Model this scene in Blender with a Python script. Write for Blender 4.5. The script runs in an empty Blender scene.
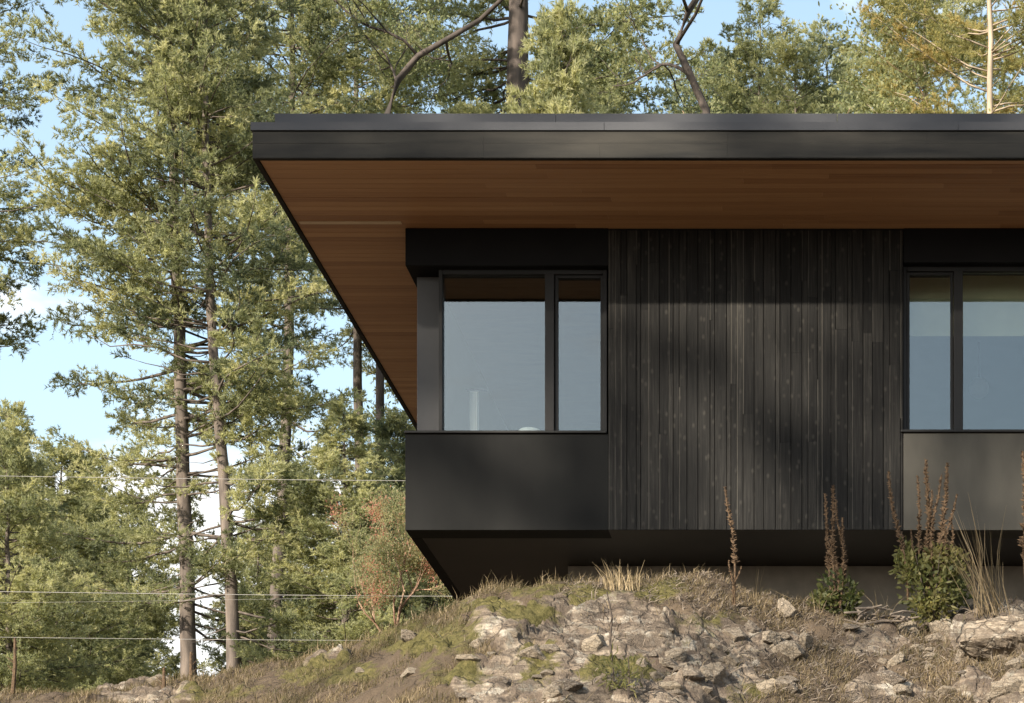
import bpy, math, random
import numpy as np
from mathutils import Vector
R = math.radians
F, PX, PY = 2200.0, 880.0, 1200.0          # focal length and principal point, in pixels of the photograph
scene = bpy.context.scene
COL = scene.collection

# ------------------------------------------------------------------ helpers
def at(px, py, Y):
    "point seen at (px, py) standing Y metres in front of the camera"
    return Vector(((px-PX)/F*Y, Y, (PY-py)/F*Y))

def tag(o, label=None, cat=None, group=None, kind=None):
    if label: o['label'] = label
    if cat: o['category'] = cat
    if group: o['group'] = group
    if kind: o['kind'] = kind
    return o

def empty(name, loc, label=None, cat=None, group=None):
    o = bpy.data.objects.new(name, None); COL.objects.link(o)
    o.location = loc; o.empty_display_size = .3
    return tag(o, label, cat, group)

def np_mesh(name, V, Fc, attrs=None, smooth=False):
    "mesh from arrays: V (n,3), Fc (m,k) all of one size, or list of those"
    if not isinstance(Fc, list): Fc = [Fc]
    Fc = [np.asarray(f, dtype=np.int32) for f in Fc if len(f)]
    me = bpy.data.meshes.new(name)
    V = np.asarray(V, dtype=np.float32)
    me.vertices.add(len(V)); me.vertices.foreach_set('co', V.ravel())
    loops = np.concatenate([f.ravel() for f in Fc])
    sizes = np.concatenate([np.full(len(f), f.shape[1], dtype=np.int32) for f in Fc])
    starts = np.concatenate([[0], np.cumsum(sizes)[:-1]]).astype(np.int32)
    me.loops.add(len(loops)); me.loops.foreach_set('vertex_index', loops)
    me.polygons.add(len(sizes)); me.polygons.foreach_set('loop_start', starts)
    me.update(calc_edges=True)
    me.polygons.foreach_set('use_smooth', np.full(len(sizes), bool(smooth)))
    for k, a in (attrs or {}).items():
        at_ = me.attributes.new(k, 'FLOAT', 'POINT')
        at_.data.foreach_set('value', np.asarray(a, dtype=np.float32))
    me.validate()
    return me

def link(name, me, mat, parent=None, loc=None):
    o = bpy.data.objects.new(name, me); COL.objects.link(o)
    if mat and not len(me.materials): me.materials.append(mat)
    if parent: o.parent = parent
    if loc is not None: o.location = loc
    return o

class MB:
    "collects boxes, prisms and tubes into one mesh"
    def __init__(s): s.v = []; s.f3 = []; s.f4 = []; s.a = []
    def add(s, vs, fs, a=0.0):
        b = len(s.v); s.v += [tuple(v) for v in vs]; s.a += [a]*len(vs)
        for f in fs:
            (s.f4 if len(f) == 4 else s.f3).append([i+b for i in f])
    def box(s, x0, x1, y0, y1, z0, z1, a=0.0):
        vs = [(x0,y0,z0),(x1,y0,z0),(x1,y1,z0),(x0,y1,z0),(x0,y0,z1),(x1,y0,z1),(x1,y1,z1),(x0,y1,z1)]
        s.add(vs, [(0,3,2,1),(4,5,6,7),(0,1,5,4),(1,2,6,5),(2,3,7,6),(3,0,4,7)], a)
    def tube(s, pts, rad, n=6, a=0.0):
        pts = [Vector(p) for p in pts]; vs = []; m = len(pts)
        for i, p in enumerate(pts):
            d = (pts[min(i+1, m-1)]-pts[max(i-1, 0)]).normalized()
            u = d.orthogonal().normalized() if abs(d.z) > .95 else d.cross(Vector((0,0,1))).normalized()
            w = d.cross(u); r = rad[i] if hasattr(rad, '__len__') else rad
            for k in range(n):
                an = 2*math.pi*k/n; vs.append(p+u*math.cos(an)*r+w*math.sin(an)*r)
        fs = [(i*n+k, i*n+(k+1) % n, (i+1)*n+(k+1) % n, (i+1)*n+k) for i in range(m-1) for k in range(n)]
        c0 = len(vs); vs += [pts[0], pts[-1]]
        for k in range(n):
            fs.append((c0, (k+1) % n, k)); fs.append((c0+1, (m-1)*n+k, (m-1)*n+(k+1) % n))
        s.add(vs, fs, a)
    def build(s, name, mat, parent=None, smooth=False, attr='tint', loc=None, bevel=0):
        me = np_mesh(name, s.v, [s.f4, s.f3], {attr: s.a}, smooth)
        o = link(name, me, mat, parent, loc)
        if bevel:
            b = o.modifiers.new('bevel', 'BEVEL'); b.width = bevel; b.segments = 2; b.limit_method = 'ANGLE'
        return o

# ---- vectorised noise
def hsh(ix, iy, s):
    n = (ix.astype(np.int64)*374761393 + iy.astype(np.int64)*668265263 + s*144269504) & 0xffffffff
    n = ((n ^ (n >> 13))*1274126177) & 0xffffffff
    n = ((n ^ (n >> 15))*2246822519) & 0xffffffff
    return ((n ^ (n >> 16)) & 0xffff)/65535.0
def vnoise(x, y, s=0):
    ix = np.floor(x); iy = np.floor(y); fx = x-ix; fy = y-iy
    fx = fx*fx*fx*(fx*(fx*6-15)+10); fy = fy*fy*fy*(fy*(fy*6-15)+10)
    a = hsh(ix, iy, s); b = hsh(ix+1, iy, s); c = hsh(ix, iy+1, s); d = hsh(ix+1, iy+1, s)
    return (a*(1-fx)+b*fx)*(1-fy)+(c*(1-fx)+d*fx)*fy
def fbm(x, y, o=4, s=0):
    t = 0; amp = .5
    for k in range(o):
        t = t+amp*vnoise(x, y, s+k*17); x = x*2.03+3.1; y = y*2.03+7.7; amp *= .5
    return t
def worley(x, y, s=0):
    ix = np.floor(x); iy = np.floor(y)
    f1 = np.full(x.shape, 9.0); f2 = f1.copy(); cid = np.zeros(x.shape); cx = f1*0; cy = f1*0
    for dx in (-1, 0, 1):
        for dy in (-1, 0, 1):
            jx = ix+dx; jy = iy+dy
            qx = jx+hsh(jx, jy, s); qy = jy+hsh(jx, jy, s+5)
            d = np.hypot(x-qx, y-qy); near = d < f1
            f2 = np.where(near, f1, np.minimum(f2, d))
            cid = np.where(near, hsh(jx, jy, s+9), cid); cx = np.where(near, x-qx, cx); cy = np.where(near, y-qy, cy)
            f1 = np.minimum(f1, d)
    return f1, f2, cid, cx, cy
def sstep(a, b, x):
    t = np.clip((x-a)/(b-a), 0, 1); return t*t*(3-2*t)

# ------------------------------------------------------------------ materials
def mat(name):
    m = bpy.data.materials.new(name); m.use_nodes = True
    nt = m.node_tree; return m, nt, nt.nodes['Principled BSDF']
def nd(nt, t, **kw):
    n = nt.nodes.new(t)
    for k, v in kw.items():
        if k in n.inputs: n.inputs[k].default_value = v
        else: setattr(n, k, v)
    return n
def ramp(nt, src, stops):
    r = nt.nodes.new('ShaderNodeValToRGB'); e = r.color_ramp.elements
    while len(e) < len(stops): e.new(.5)
    for x, (p, c) in zip(e, stops): x.position = p; x.color = (*c, 1)
    nt.links.new(src, r.inputs[0]); return r.outputs[0]
def coords(nt, scale=(1,1,1)):
    t = nt.nodes.new('ShaderNodeTexCoord'); m = nd(nt, 'ShaderNodeMapping', Scale=scale)
    nt.links.new(t.outputs['Object'], m.inputs[0]); return m.outputs[0]
def noise(nt, vec, scale, detail=4, rough=.55):
    n = nd(nt, 'ShaderNodeTexNoise', Scale=scale, Detail=detail, Roughness=rough)
    nt.links.new(vec, n.inputs['Vector']); return n.outputs['Fac']
def mixc(nt, fac, a, b, mode='MIX'):
    m = nt.nodes.new('ShaderNodeMix'); m.data_type = 'RGBA'; m.blend_type = mode
    for s, v in ((m.inputs[0], fac), (m.inputs[6], a), (m.inputs[7], b)):
        if hasattr(v, 'links'): nt.links.new(v, s)
        elif isinstance(v, tuple): s.default_value = (*v, 1)
        else: s.default_value = v
    return m.outputs[2]
def bump(nt, bs, h, strength, dist):
    b = nd(nt, 'ShaderNodeBump', Strength=strength, Distance=dist)
    nt.links.new(h, b.inputs['Height']); nt.links.new(b.outputs[0], bs.inputs['Normal'])
def attr(nt, name):
    a = nt.nodes.new('ShaderNodeAttribute'); a.attribute_name = name; return a.outputs['Fac']
def math_(nt, op, a, b=0.0):
    m = nt.nodes.new('ShaderNodeMath'); m.operation = op
    for s, v in ((m.inputs[0], a), (m.inputs[1], b)):
        if hasattr(v, 'links'): nt.links.new(v, s)
        else: s.default_value = v
    return m.outputs[0]

def simple(name, c0, c1, scale=8, rough=.6, stretch=(1,1,1), metallic=0, bs_=0.0, spec=.5):
    m, nt, b = mat(name); v = coords(nt, stretch); n = noise(nt, v, scale, 5)
    nt.links.new(ramp(nt, n, [(.35, c0), (.68, c1)]), b.inputs['Base Color'])
    b.inputs['Roughness'].default_value = rough; b.inputs['Metallic'].default_value = metallic
    b.inputs['Specular IOR Level'].default_value = spec
    if bs_: bump(nt, b, n, bs_, .01)
    return m

def foliage_mat(name, stops, trans=.6):
    m, nt, b = mat(name)
    n = noise(nt, coords(nt), .9, 3)
    t = math_(nt, 'ADD', math_(nt, 'MULTIPLY', attr(nt, 'tint'), .75), math_(nt, 'MULTIPLY', math_(nt, 'SUBTRACT', n, .3), .6))
    oi = nt.nodes.new('ShaderNodeObjectInfo')
    t = math_(nt, 'ADD', t, math_(nt, 'MULTIPLY', math_(nt, 'SUBTRACT', oi.outputs['Random'], .5), .22))
    c = ramp(nt, t, stops)
    nt.links.new(c, b.inputs['Base Color']); b.inputs['Roughness'].default_value = .55
    b.inputs['Specular IOR Level'].default_value = .3
    tr = nt.nodes.new('ShaderNodeBsdfTranslucent'); nt.links.new(mixc(nt, 1.0, c, (1.26,1.27,.96), 'MULTIPLY'), tr.inputs[0])
    mx = nd(nt, 'ShaderNodeMixShader'); mx.inputs[0].default_value = trans
    nt.links.new(b.outputs[0], mx.inputs[1]); nt.links.new(tr.outputs[0], mx.inputs[2])
    nt.links.new(mx.outputs[0], nt.nodes['Material Output'].inputs[0])
    return m
M = {}
M['needle'] = foliage_mat('fir_needles', [(.08,(.1,.12,.075)), (.4,(.27,.285,.16)), (.7,(.425,.42,.24)), (1,(.5,.48,.29))])
M['needle_gold'] = foliage_mat('golden_needles', [(.1,(.15,.16,.06)), (.45,(.3,.285,.125)), (.8,(.42,.37,.16)), (1,(.45,.34,.15))])
M['broad'] = foliage_mat('broad_leaves', [(.1,(.12,.15,.085)), (.5,(.29,.305,.165)), (.85,(.42,.415,.23)), (1.0,(.44,.36,.2))])
M['broad_red'] = foliage_mat('autumn_leaves', [(.1,(.08,.1,.045)), (.5,(.28,.285,.15)), (.72,(.36,.32,.18)), (.84,(.48,.19,.15))])
M['shrub'] = foliage_mat('shrub_leaves', [(.1,(.06,.08,.03)), (.5,(.165,.165,.065)), (1,(.33,.28,.13))])
M['grass'] = foliage_mat('dry_grass', [(.05,(.075,.07,.028)), (.3,(.125,.1,.052)), (.6,(.225,.17,.1)), (1,(.48,.38,.235))], .35)
M['bark'] = simple('fir_bark', (.045,.036,.03), (.16,.128,.104), 9, .9, (1,1,.18), bs_=.9)
M['bark_dark'] = simple('old_bark', (.035,.028,.024), (.1,.078,.065), 6, .9, (1,1,.2), bs_=.9)
M['bark_red'] = simple('peeling_bark', (.17,.09,.055), (.38,.26,.17), 5, .7, (1,1,.4), bs_=.5)
M['bark_pale'] = simple('pale_bark', (.22,.175,.125), (.4,.32,.23), 7, .8, (1,1,.3), bs_=.5)
M['stalk'] = simple('dead_flower_spike', (.045,.027,.014), (.13,.08,.04), 60, .9, bs_=.8)
M['stem'] = simple('dead_stem', (.03,.023,.018), (.09,.068,.05), 30, .9)
M['twig'] = simple('grey_twigs', (.07,.056,.045), (.24,.195,.15), 14, .9)
M['wire'] = simple('cable', (.24,.23,.21), (.33,.315,.29), 3, .5)

def rock_nodes(nt, v):
    n1 = noise(nt, v, 3.0, 8, .65); n2 = noise(nt, v, 17, 6, .7)
    vo = nd(nt, 'ShaderNodeTexVoronoi', Scale=2.4); vo.feature = 'DISTANCE_TO_EDGE'; nt.links.new(v, vo.inputs['Vector'])
    c = ramp(nt, n1, [(.3,(.075,.054,.04)), (.48,(.205,.16,.117)), (.68,(.39,.325,.245))])
    c = mixc(nt, ramp(nt, n2, [(.36,(1,1,1)), (.5,(0,0,0))]), c, (.1,.08,.065))
    lich = noise(nt, v, 7, 5, .7)
    c = mixc(nt, math_(nt, 'MULTIPLY', ramp(nt, lich, [(.56,(0,0,0)), (.66,(1,1,1))]), .55), c, (.24,.24,.2))
    wv = nd(nt, 'ShaderNodeVectorMath'); wv.operation = 'MULTIPLY_ADD'; wn = nd(nt, 'ShaderNodeTexNoise', Scale=5.0, Detail=4)
    nt.links.new(v, wn.inputs['Vector']); nt.links.new(wn.outputs['Color'], wv.inputs[0]); wv.inputs[1].default_value = (.22, .22, .22); nt.links.new(v, wv.inputs[2])
    nt.links.new(wv.outputs[0], vo.inputs['Vector']); vo2 = nd(nt, 'ShaderNodeTexVoronoi', Scale=10.0); vo2.feature = 'DISTANCE_TO_EDGE'; nt.links.new(wv.outputs[0], vo2.inputs['Vector'])
    cr = math_(nt, 'MAXIMUM', ramp(nt, vo.outputs['Distance'], [(.0,(1,1,1)), (.05,(0,0,0))]), math_(nt, 'MULTIPLY', ramp(nt, vo2.outputs['Distance'], [(.0,(1,1,1)), (.06,(0,0,0))]), .12))
    c = mixc(nt, math_(nt, 'MULTIPLY', cr, .75), c, (.07,.055,.043))
    pl_ = noise(nt, v, 4.5, 7, .72); c = mixc(nt, ramp(nt, pl_, [(.55,(0,0,0)), (.62,(.8,.8,.8))]), c, (.43,.39,.32))
    st = noise(nt, coords(nt, (1.2, 3, 9)), 1.6, 6, .7)
    c = mixc(nt, math_(nt, 'MULTIPLY', ramp(nt, st, [(.45,(1,1,1)), (.56,(0,0,0))]), .75), c, (.085,.066,.05))
    h = math_(nt, 'SUBTRACT', math_(nt, 'ADD', math_(nt, 'MULTIPLY', n1, .6), math_(nt, 'MULTIPLY', n2, .5)), math_(nt, 'MULTIPLY', cr, .5))
    return c, h
def m_rock():
    m, nt, b = mat('pale_rock'); v = coords(nt); c, h = rock_nodes(nt, v)
    oi = nt.nodes.new('ShaderNodeObjectInfo')
    c = mixc(nt, math_(nt, 'MULTIPLY', oi.outputs['Random'], .5), c, (.46,.38,.27))
    nt.links.new(c, b.inputs['Base Color']); b.inputs['Roughness'].default_value = .9; bump(nt, b, h, .9, .03)
    return m
M['rock'] = m_rock()
def m_ground():
    m, nt, b = mat('hillside'); v = coords(nt); c, h = rock_nodes(nt, v)
    g = noise(nt, v, 9, 6, .7); g2 = noise(nt, v, 50, 4, .7)
    soil = mixc(nt, g2, ramp(nt, g, [(.3,(.04,.028,.02)), (.55,(.09,.066,.045)), (.75,(.16,.12,.078))]), (.1,.075,.05))
    moss = ramp(nt, noise(nt, v, 22, 5, .7), [(.3,(.05,.045,.015)), (.5,(.09,.08,.028)), (.75,(.17,.14,.058))])
    jit = math_(nt, 'MULTIPLY', math_(nt, 'SUBTRACT', g, .5), 1.1)
    fr = ramp(nt, math_(nt, 'ADD', attr(nt, 'rock'), jit), [(.4,(0,0,0)), (.58,(1,1,1))])
    fm = ramp(nt, math_(nt, 'ADD', attr(nt, 'moss'), jit), [(.42,(0,0,0)), (.62,(1,1,1))])
    c = mixc(nt, fm, mixc(nt, fr, soil, c), moss)
    nt.links.new(c, b.inputs['Base Color']); b.inputs['Roughness'].default_value = .95
    b.inputs['Specular IOR Level'].default_value = .2
    bump(nt, b, math_(nt, 'ADD', h, math_(nt, 'MULTIPLY', g2, .5)), 1.0, .035)
    return m
M['ground'] = m_ground()

def m_cedar():
    m, nt, b = mat('cedar_boards')
    v = coords(nt, (.35, 14, 1)); n = noise(nt, v, 3, 6, .6)
    v2 = coords(nt, (.15, 60, 1)); n2 = noise(nt, v2, 3, 3)
    t = math_(nt, 'ADD', math_(nt, 'MULTIPLY', attr(nt, 'tint'), .4), math_(nt, 'MULTIPLY', n, .62))
    c = ramp(nt, t, [(.15,(.23,.112,.052)), (.4,(.385,.207,.1)), (.7,(.5,.29,.145)), (1,(.58,.38,.21))])
    c = mixc(nt, math_(nt, 'MULTIPLY', n2, .35), c, (.2,.08,.04))
    nt.links.new(c, b.inputs['Base Color']); b.inputs['Roughness'].default_value = .5
    return m
M['cedar'] = m_cedar()
def m_charred():
    m, nt, b = mat('charred_boards')
    v = coords(nt, (30, 30, 1.1)); n = noise(nt, v, 2, 7, .7); big = noise(nt, coords(nt, (2.6, 2.6, .9)), 1, 4, .6)
    kv = coords(nt, (14, 14, 9)); vo = nd(nt, 'ShaderNodeTexVoronoi', Scale=1.0); nt.links.new(kv, vo.inputs['Vector'])
    kn = ramp(nt, math_(nt, 'ADD', vo.outputs['Distance'], math_(nt, 'MULTIPLY', n, .15)), [(.16,(1,1,1)), (.34,(0,0,0))])
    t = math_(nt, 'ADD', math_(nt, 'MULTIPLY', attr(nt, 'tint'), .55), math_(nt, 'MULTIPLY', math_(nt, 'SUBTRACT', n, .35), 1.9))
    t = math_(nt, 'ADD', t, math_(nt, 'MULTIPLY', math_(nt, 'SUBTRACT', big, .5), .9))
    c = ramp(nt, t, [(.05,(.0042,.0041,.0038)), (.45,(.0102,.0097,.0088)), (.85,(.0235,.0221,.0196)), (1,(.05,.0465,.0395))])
    sel = ramp(nt, vo.outputs['Color'], [(.5,(0,0,0)), (.6,(1,1,1))])
    c = mixc(nt, math_(nt, 'MULTIPLY', math_(nt, 'MULTIPLY', kn, sel), math_(nt, 'MULTIPLY', n, .55)), c, (.075,.069,.058))
    nt.links.new(c, b.inputs['Base Color']); b.inputs['Roughness'].default_value = .7
    b.inputs['Specular IOR Level'].default_value = .15
    bump(nt, b, math_(nt, 'ADD', n, math_(nt, 'MULTIPLY', kn, .6)), .5, .006)
    return m
M['charred'] = m_charred()
M['panel'] = simple('dark_panel_shaded', (.0062,.0062,.0057), (.01,.01,.009), 1.6, .7, (2.2,2.2,.7), spec=.15)  # left metal panel, its shade put into the base colour
M['panel_lit'] = simple('dark_panel_lit', (.055,.0515,.043), (.076,.071,.059), 1.6, .65, (2.2,2.2,.7), spec=.15)  # lighter copy of the same panel, sunlight painted into the base colour
M['black'] = simple('black_board', (.005,.005,.0055), (.007,.007,.0075), 3, .7, spec=.12)
M['post'] = simple('grey_metal_cladding', (.06,.06,.0615), (.07,.07,.0715), 2, .6, spec=.2)
M['frame'] = simple('bronze_frame', (.011,.0105,.0097), (.015,.014,.0132), 4, .45, spec=.2)
M['under'] = simple('dark_soffit_panel', (.02,.017,.015), (.026,.022,.019), 2, .6)
M['concrete'] = simple('foundation_render', (.2,.178,.148), (.27,.24,.2), 5, .9, bs_=.2)
M['fascia'] = simple('weathered_fascia', (.016,.0162,.0157), (.042,.039,.033), 1.6, .7, (.45,1,4), spec=.1)
M['cap'] = simple('dark_grey_flashing', (.044,.0455,.0505), (.055,.0565,.0615), 1.5, .6, spec=.25)
M['pale_strip'] = simple('pale_cedar_strip', (.5,.38,.25), (.6,.47,.33), 4, .6)
M['int'] = simple('interior_paint', (.3,.28,.24), (.34,.32,.27), 2, .8)
M['int_ceiling'] = simple('interior_ceiling_wood', (.1,.06,.035), (.15,.09,.05), 4, .7, (1,8,1))
M['int_dark'] = simple('interior_floor', (.06,.05,.04), (.09,.075,.06), 3, .5)
M['blind'] = simple('olive_roller_blind', (.5,.48,.3), (.56,.53,.34), 6, .9)
M['white'] = simple('white_fabric', (.72,.7,.64), (.78,.76,.7), 12, .8)
def m_glass():
    m, nt, b = mat('window_glass')
    g = nd(nt, 'ShaderNodeBsdfGlossy', Roughness=.0); g.inputs[0].default_value = (.9,.94,.95,1)
    t = nd(nt, 'ShaderNodeBsdfTransparent'); t.inputs[0].default_value = (.84,.88,.88,1)
    lw = nd(nt, 'ShaderNodeLayerWeight', Blend=.3)
    f = math_(nt, 'ADD', math_(nt, 'MULTIPLY', lw.outputs['Fresnel'], .6), .075)
    mx = nd(nt, 'ShaderNodeMixShader'); nt.links.new(f, mx.inputs[0])
    nt.links.new(t.outputs[0], mx.inputs[1]); nt.links.new(g.outputs[0], mx.inputs[2])
    nt.links.new(mx.outputs[0], nt.nodes['Material Output'].inputs[0]); return m
M['glass'] = m_glass()

# ------------------------------------------------------------------ terrain
CREST = [(-160,712,21.6),(0,698,21.2),(60,693,21),(130,688,20.9),(190,680,20.8),(250,671,20.6),(310,657,20.4),(360,646,20.2),(410,632,20.0),(455,613,19.8),(500,597,19.6),
         (550,587,19.4),(600,583,19.4),(650,581,19.4),(715,583,19.5),(745,597,19.6),(800,609,19.7),(870,620,19.8),(930,626,19.7),(965,618,19.4),(1000,608,19.3),(1060,602,19.3),(1300,640,19.3)]
cX = np.array([(p-PX)/F*Y for p, q, Y in CREST]); cZ = np.array([(PY-q)/F*Y for p, q, Y in CREST]); cY = np.array([Y for p, q, Y in CREST])
cX = np.concatenate([[-400, -40], cX, [25, 400]]); cZ = np.concatenate([[4.0, 4.4], cZ, [4.6, 4.2]]); cY = np.concatenate([[24, 23], cY, [20, 22]])
def base(X, Y):
    X = np.asarray(X, dtype=float); Y = np.asarray(Y, dtype=float)
    zc = np.interp(X, cX, cZ); yc = np.interp(X, cX, cY); d = yc-Y
    front = zc-.60*(np.sqrt(np.maximum(d, 0)**2+.16)-.4)
    front = np.where(front < -1.7, -1.7+0*front, front)
    db = np.maximum(-d, 0)
    left = zc+.185*np.minimum(db, 40)-.12*np.maximum(db-40, 0)
    left = np.maximum(left, -6)
    w = sstep(-6.2, -4.6, X)*(1-sstep(13, 16, X))
    flat = zc-.3*sstep(0, 1.6, db)
    flat = flat+(left-flat)*sstep(10, 15, db)
    back = left*(1-w)+flat*w
    return np.where(d > 0, front, back)
def spread(a, b, fine, far, n):
    "dense samples in [a,b] with step fine, then growing out to far"
    core = np.arange(a, b+fine/2, fine); g = np.geomspace(fine*3, far, n)
    return np.concatenate([a-g[::-1], core, b+g])
def project(X, Y, Z): return PX+F*X/Y, PY-F*Z/Y
def blob(px, py, blobs):
    t = 0*px
    for (x, y, rx, ry, a) in blobs: t = np.maximum(t, a*np.exp(-(((px-x)/rx)**2+((py-y)/ry)**2)**2))
    return t
ROCKB = [(590,640,125,46,1),(500,680,60,28,1),(560,625,70,22,1),(700,655,90,40,.85),(780,640,40,20,.7),(1000,628,75,26,1),(1000,690,50,14,.8),(500,608,40,10,.8),(640,690,140,22,.85),(420,650,40,10,.7),(330,660,34,8,.7),(150,692,60,10,.7),(870,640,50,14,.7),(880,690,60,14,.5)]
MOSSB = [(420,640,70,22,.75),(500,612,60,12,.75),(330,672,70,16,.7),(560,592,80,10,.75),(660,590,60,12,.7),(620,672,50,16,.75),(450,672,40,14,.7),(250,690,80,14,.5),(540,660,26,24,.6),(720,618,40,10,.5),(760,690,40,12,.5)]
def detail(X, Y):
    "height of rock and soil relief, and the rock and moss amounts"
    Z = base(X, Y); px, py = project(X, np.maximum(Y, 5), Z)
    near = sstep(11, 15.5, Y)*(1-sstep(21.5, 23.5, Y))
    wx = X+.35*(fbm(X*1.3, Y*1.3, 3, 3)-.5); wy = Y+.35*(fbm(X*1.3, Y*1.3, 3, 31)-.5)
    rk = blob(px, py, ROCKB)+.8*(fbm(X*1.6, Y*1.6, 4, 50)-.5)
    rock = sstep(.3, .58, rk+.3*(fbm(X*4.2, Y*5.5, 4, 61)-.5))
    # strata dip to the right: stretch the blocks along a diagonal
    ca, sa = math.cos(.5), math.sin(.5)
    u = wx*ca+wy*sa; v = -wx*sa+wy*ca
    f1, f2, cid, ax, ay = worley(u*1.15, v*2.0, 1)
    big = (cid-.5)*.28+.2*ax*(hsh(np.floor(cid*999), cid*0, 4)-.5)+.35*ay*(hsh(np.floor(cid*999), cid*0, 8)-.2)-.10*np.exp(-((f2-f1)/.07)**2)
    f1, f2, cid, ax, ay = worley(u*1.9+5, v*4.6, 2)
    sm = (cid-.5)*.11+.14*ay*(hsh(np.floor(cid*999), cid*0, 4)-.3)-.075*np.exp(-((f2-f1)/.07)**2)
    f1, f2, cid, ax, ay = worley(u*6+5, v*13.0, 3)
    ti = (cid-.5)*.035-.012*np.exp(-((f2-f1)/.1)**2)
    w1 = v*1.9-u*.15+1.7*fbm(u*.9, v*1.3, 4, 120); s1 = w1-np.floor(w1)          # shelves along the dip, broken by joints
    w2 = v*5.5+u*.4+1.8*fbm(u*1.9+3, v*2.6, 4, 130); s2 = w2-np.floor(w2)
    shelf = .15*(s1**1.5-.4-.9*sstep(.9, 1, s1))*(.4+1.2*vnoise(u*1.1, v*1.1, 33))+.05*(s2**1.5-.4-.9*sstep(.88, 1, s2))*(.2+1.5*vnoise(u*2.5, v*2.5, 34))
    soil = .22*(fbm(X*1.4, Y*1.4, 4, 90)-.5)+.12*(fbm(X*6, Y*6, 4, 91)-.5)
    loose = sstep(.5, .7, fbm(X*1.1+7, Y*1.1, 3, 140)+.25*sstep(-2.2, -1.2, X))
    dz = near*(rock*(shelf+big*.3+(sm*.6+ti*.6)*(.15+.85*loose)+.1*(fbm(X*7, Y*7, 4, 77)-.5)+.22*(fbm(X*1.7, Y*2.2, 4, 78)-.5))+(1-rock)*soil)
    moss = (blob(px, py, MOSSB)+.7*(fbm(X*2.6, Y*2.6, 5, 40)-.5)+.3*rock*(X < -.6))*(1-.25*rock)
    far = (1-near)*.5*(fbm(X*.25, Y*.25, 3, 5)-.5)*(np.hypot(X, Y) < 400)
    return Z+dz+far*sstep(23, 30, Y), rock*near, moss*near
def ground_z(x, y): return float(detail(np.array([x]), np.array([y]))[0][0])

gx = spread(-10.6, 3.0, .02, 1500, 60); gy = spread(15.2, 21.6, .02, 1500, 60)
gy = np.sort(np.concatenate([gy[gy < 21.6], gy[gy >= 21.6]]))
XX, YY = np.meshgrid(gx, gy); ZZ, RK, MS = detail(XX, YY)
ny, nx = XX.shape; idx = np.arange(nx*ny).reshape(ny, nx)
quads = np.stack([idx[:-1,:-1], idx[:-1,1:], idx[1:,1:], idx[1:,:-1]], -1).reshape(-1, 4)
me = np_mesh('hillside', np.stack([XX, YY, ZZ], -1).reshape(-1, 3), quads, {'rock': RK.ravel(), 'moss': MS.ravel()}, True)
tag(link('hillside', me, M['ground']), 'rocky hillside with moss, dry grass and pale bedrock', kind='structure')

# ------------------------------------------------------------------ house
YW, YR = 20.0, 18.63
def wx(px, Y=YW): return (px-PX)/F*Y
def wz(py, Y=YW): return (PY-py)/F*Y
XL, XE = wx(405.5), 9.0
ZS = wz(228.5); ZB = wz(530.5)
house = empty('house', (0, YW, 0), 'black charred timber house cantilevered over the rocks under a wide flat roof', 'house')
def part(mb, name, m, parent=house, **k):
    o = mb.build(name, m, parent, **k)
    off = Vector((0, YW, 0))
    o.data.transform(__import__('mathutils').Matrix.Translation(-off)) if o.parent == house or o.parent.parent == house else None
    return o
# roof: deck body is the part, soffit / fascia / flashings are its sub-parts
XRL = wx(252.5, YR); zc1 = wz(131.5, YR); zc2 = wz(123, YR); zt = wz(113.5, YR+.25)
mb = MB(); mb.box(XRL+.06, XE+1, YR+.06, 31.4, ZS+.03, zc2-.02); roof = part(mb, 'roof', M['cap'])
mb = MB(); rng = random.Random(5)
y = YR+.045
while y < 31.3:
    x = XRL+.045
    while x < XE+1:
        L = rng.uniform(1.6, 4.2); x1 = min(x+L, XE+1)
        if not (YW+.35 < y < 29.5 and x > XL+.6):
            dz = rng.uniform(0, .0015)
            mb.box(x, x1-.0015, y, y+.084, ZS+dz, ZS+.02, rng.random())
        x = x1
    y += .0885
part(mb, 'soffit', M['cedar'], roof)
mb = MB(); mb.box(XRL+.07, XL-.01, 19.85, 19.9, ZS-.006, ZS-.0005); part(mb, 'trim_strip', M['pale_strip'], roof)
mb = MB(); rng = random.Random(9)
mb.box(XRL, XE+1, YR, YR+.04, ZS-.012, zc1-.003, .4); mb.box(XRL, XRL+.04, YR+.042, 31.4, ZS-.012, zc1-.003, .4)
x = XRL+.004
while x < XE+.5:                                   # thin overlapping fascia boards in two courses
    w = rng.uniform(1.4, 2.6); zm = ZS+.115
    mb.box(x, min(x+w-.0012, XE+.9), YR-.006-rng.random()*.003, YR-.001, zm, zc1-.006, rng.random())
    w2 = w*rng.uniform(.4, .6)
    mb.box(x, x+w2-.001, YR-.005-rng.random()*.003, YR-.0012, ZS-.008, zm-.001, rng.random())
    mb.box(x+w2, min(x+w-.0012, XE+.9), YR-.005-rng.random()*.003, YR-.0012, ZS-.008, zm-.001, rng.random()); x += w
part(mb, 'fascia', M['fascia'], roof)
mb = MB(); x = XRL-.012
while x < XE+1: 
    mb.box(x, x+2.99, YR-.018, YR+.3, zc1+.004, zc2, .5); x += 2.994
mb.box(XRL-.012, XRL+.3, YR+.303, 31.4, zc1+.004, zc2, .5); part(mb, 'drip_flashing', M['cap'], roof)
mb = MB(); x = XRL+.12
while x < XE+1:
    mb.box(x, x+2.41, YR+.25, YR+.55, zc2-.01, zt, .5); x += 2.414
part(mb, 'parapet_cap', M['cap'], roof)

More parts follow.
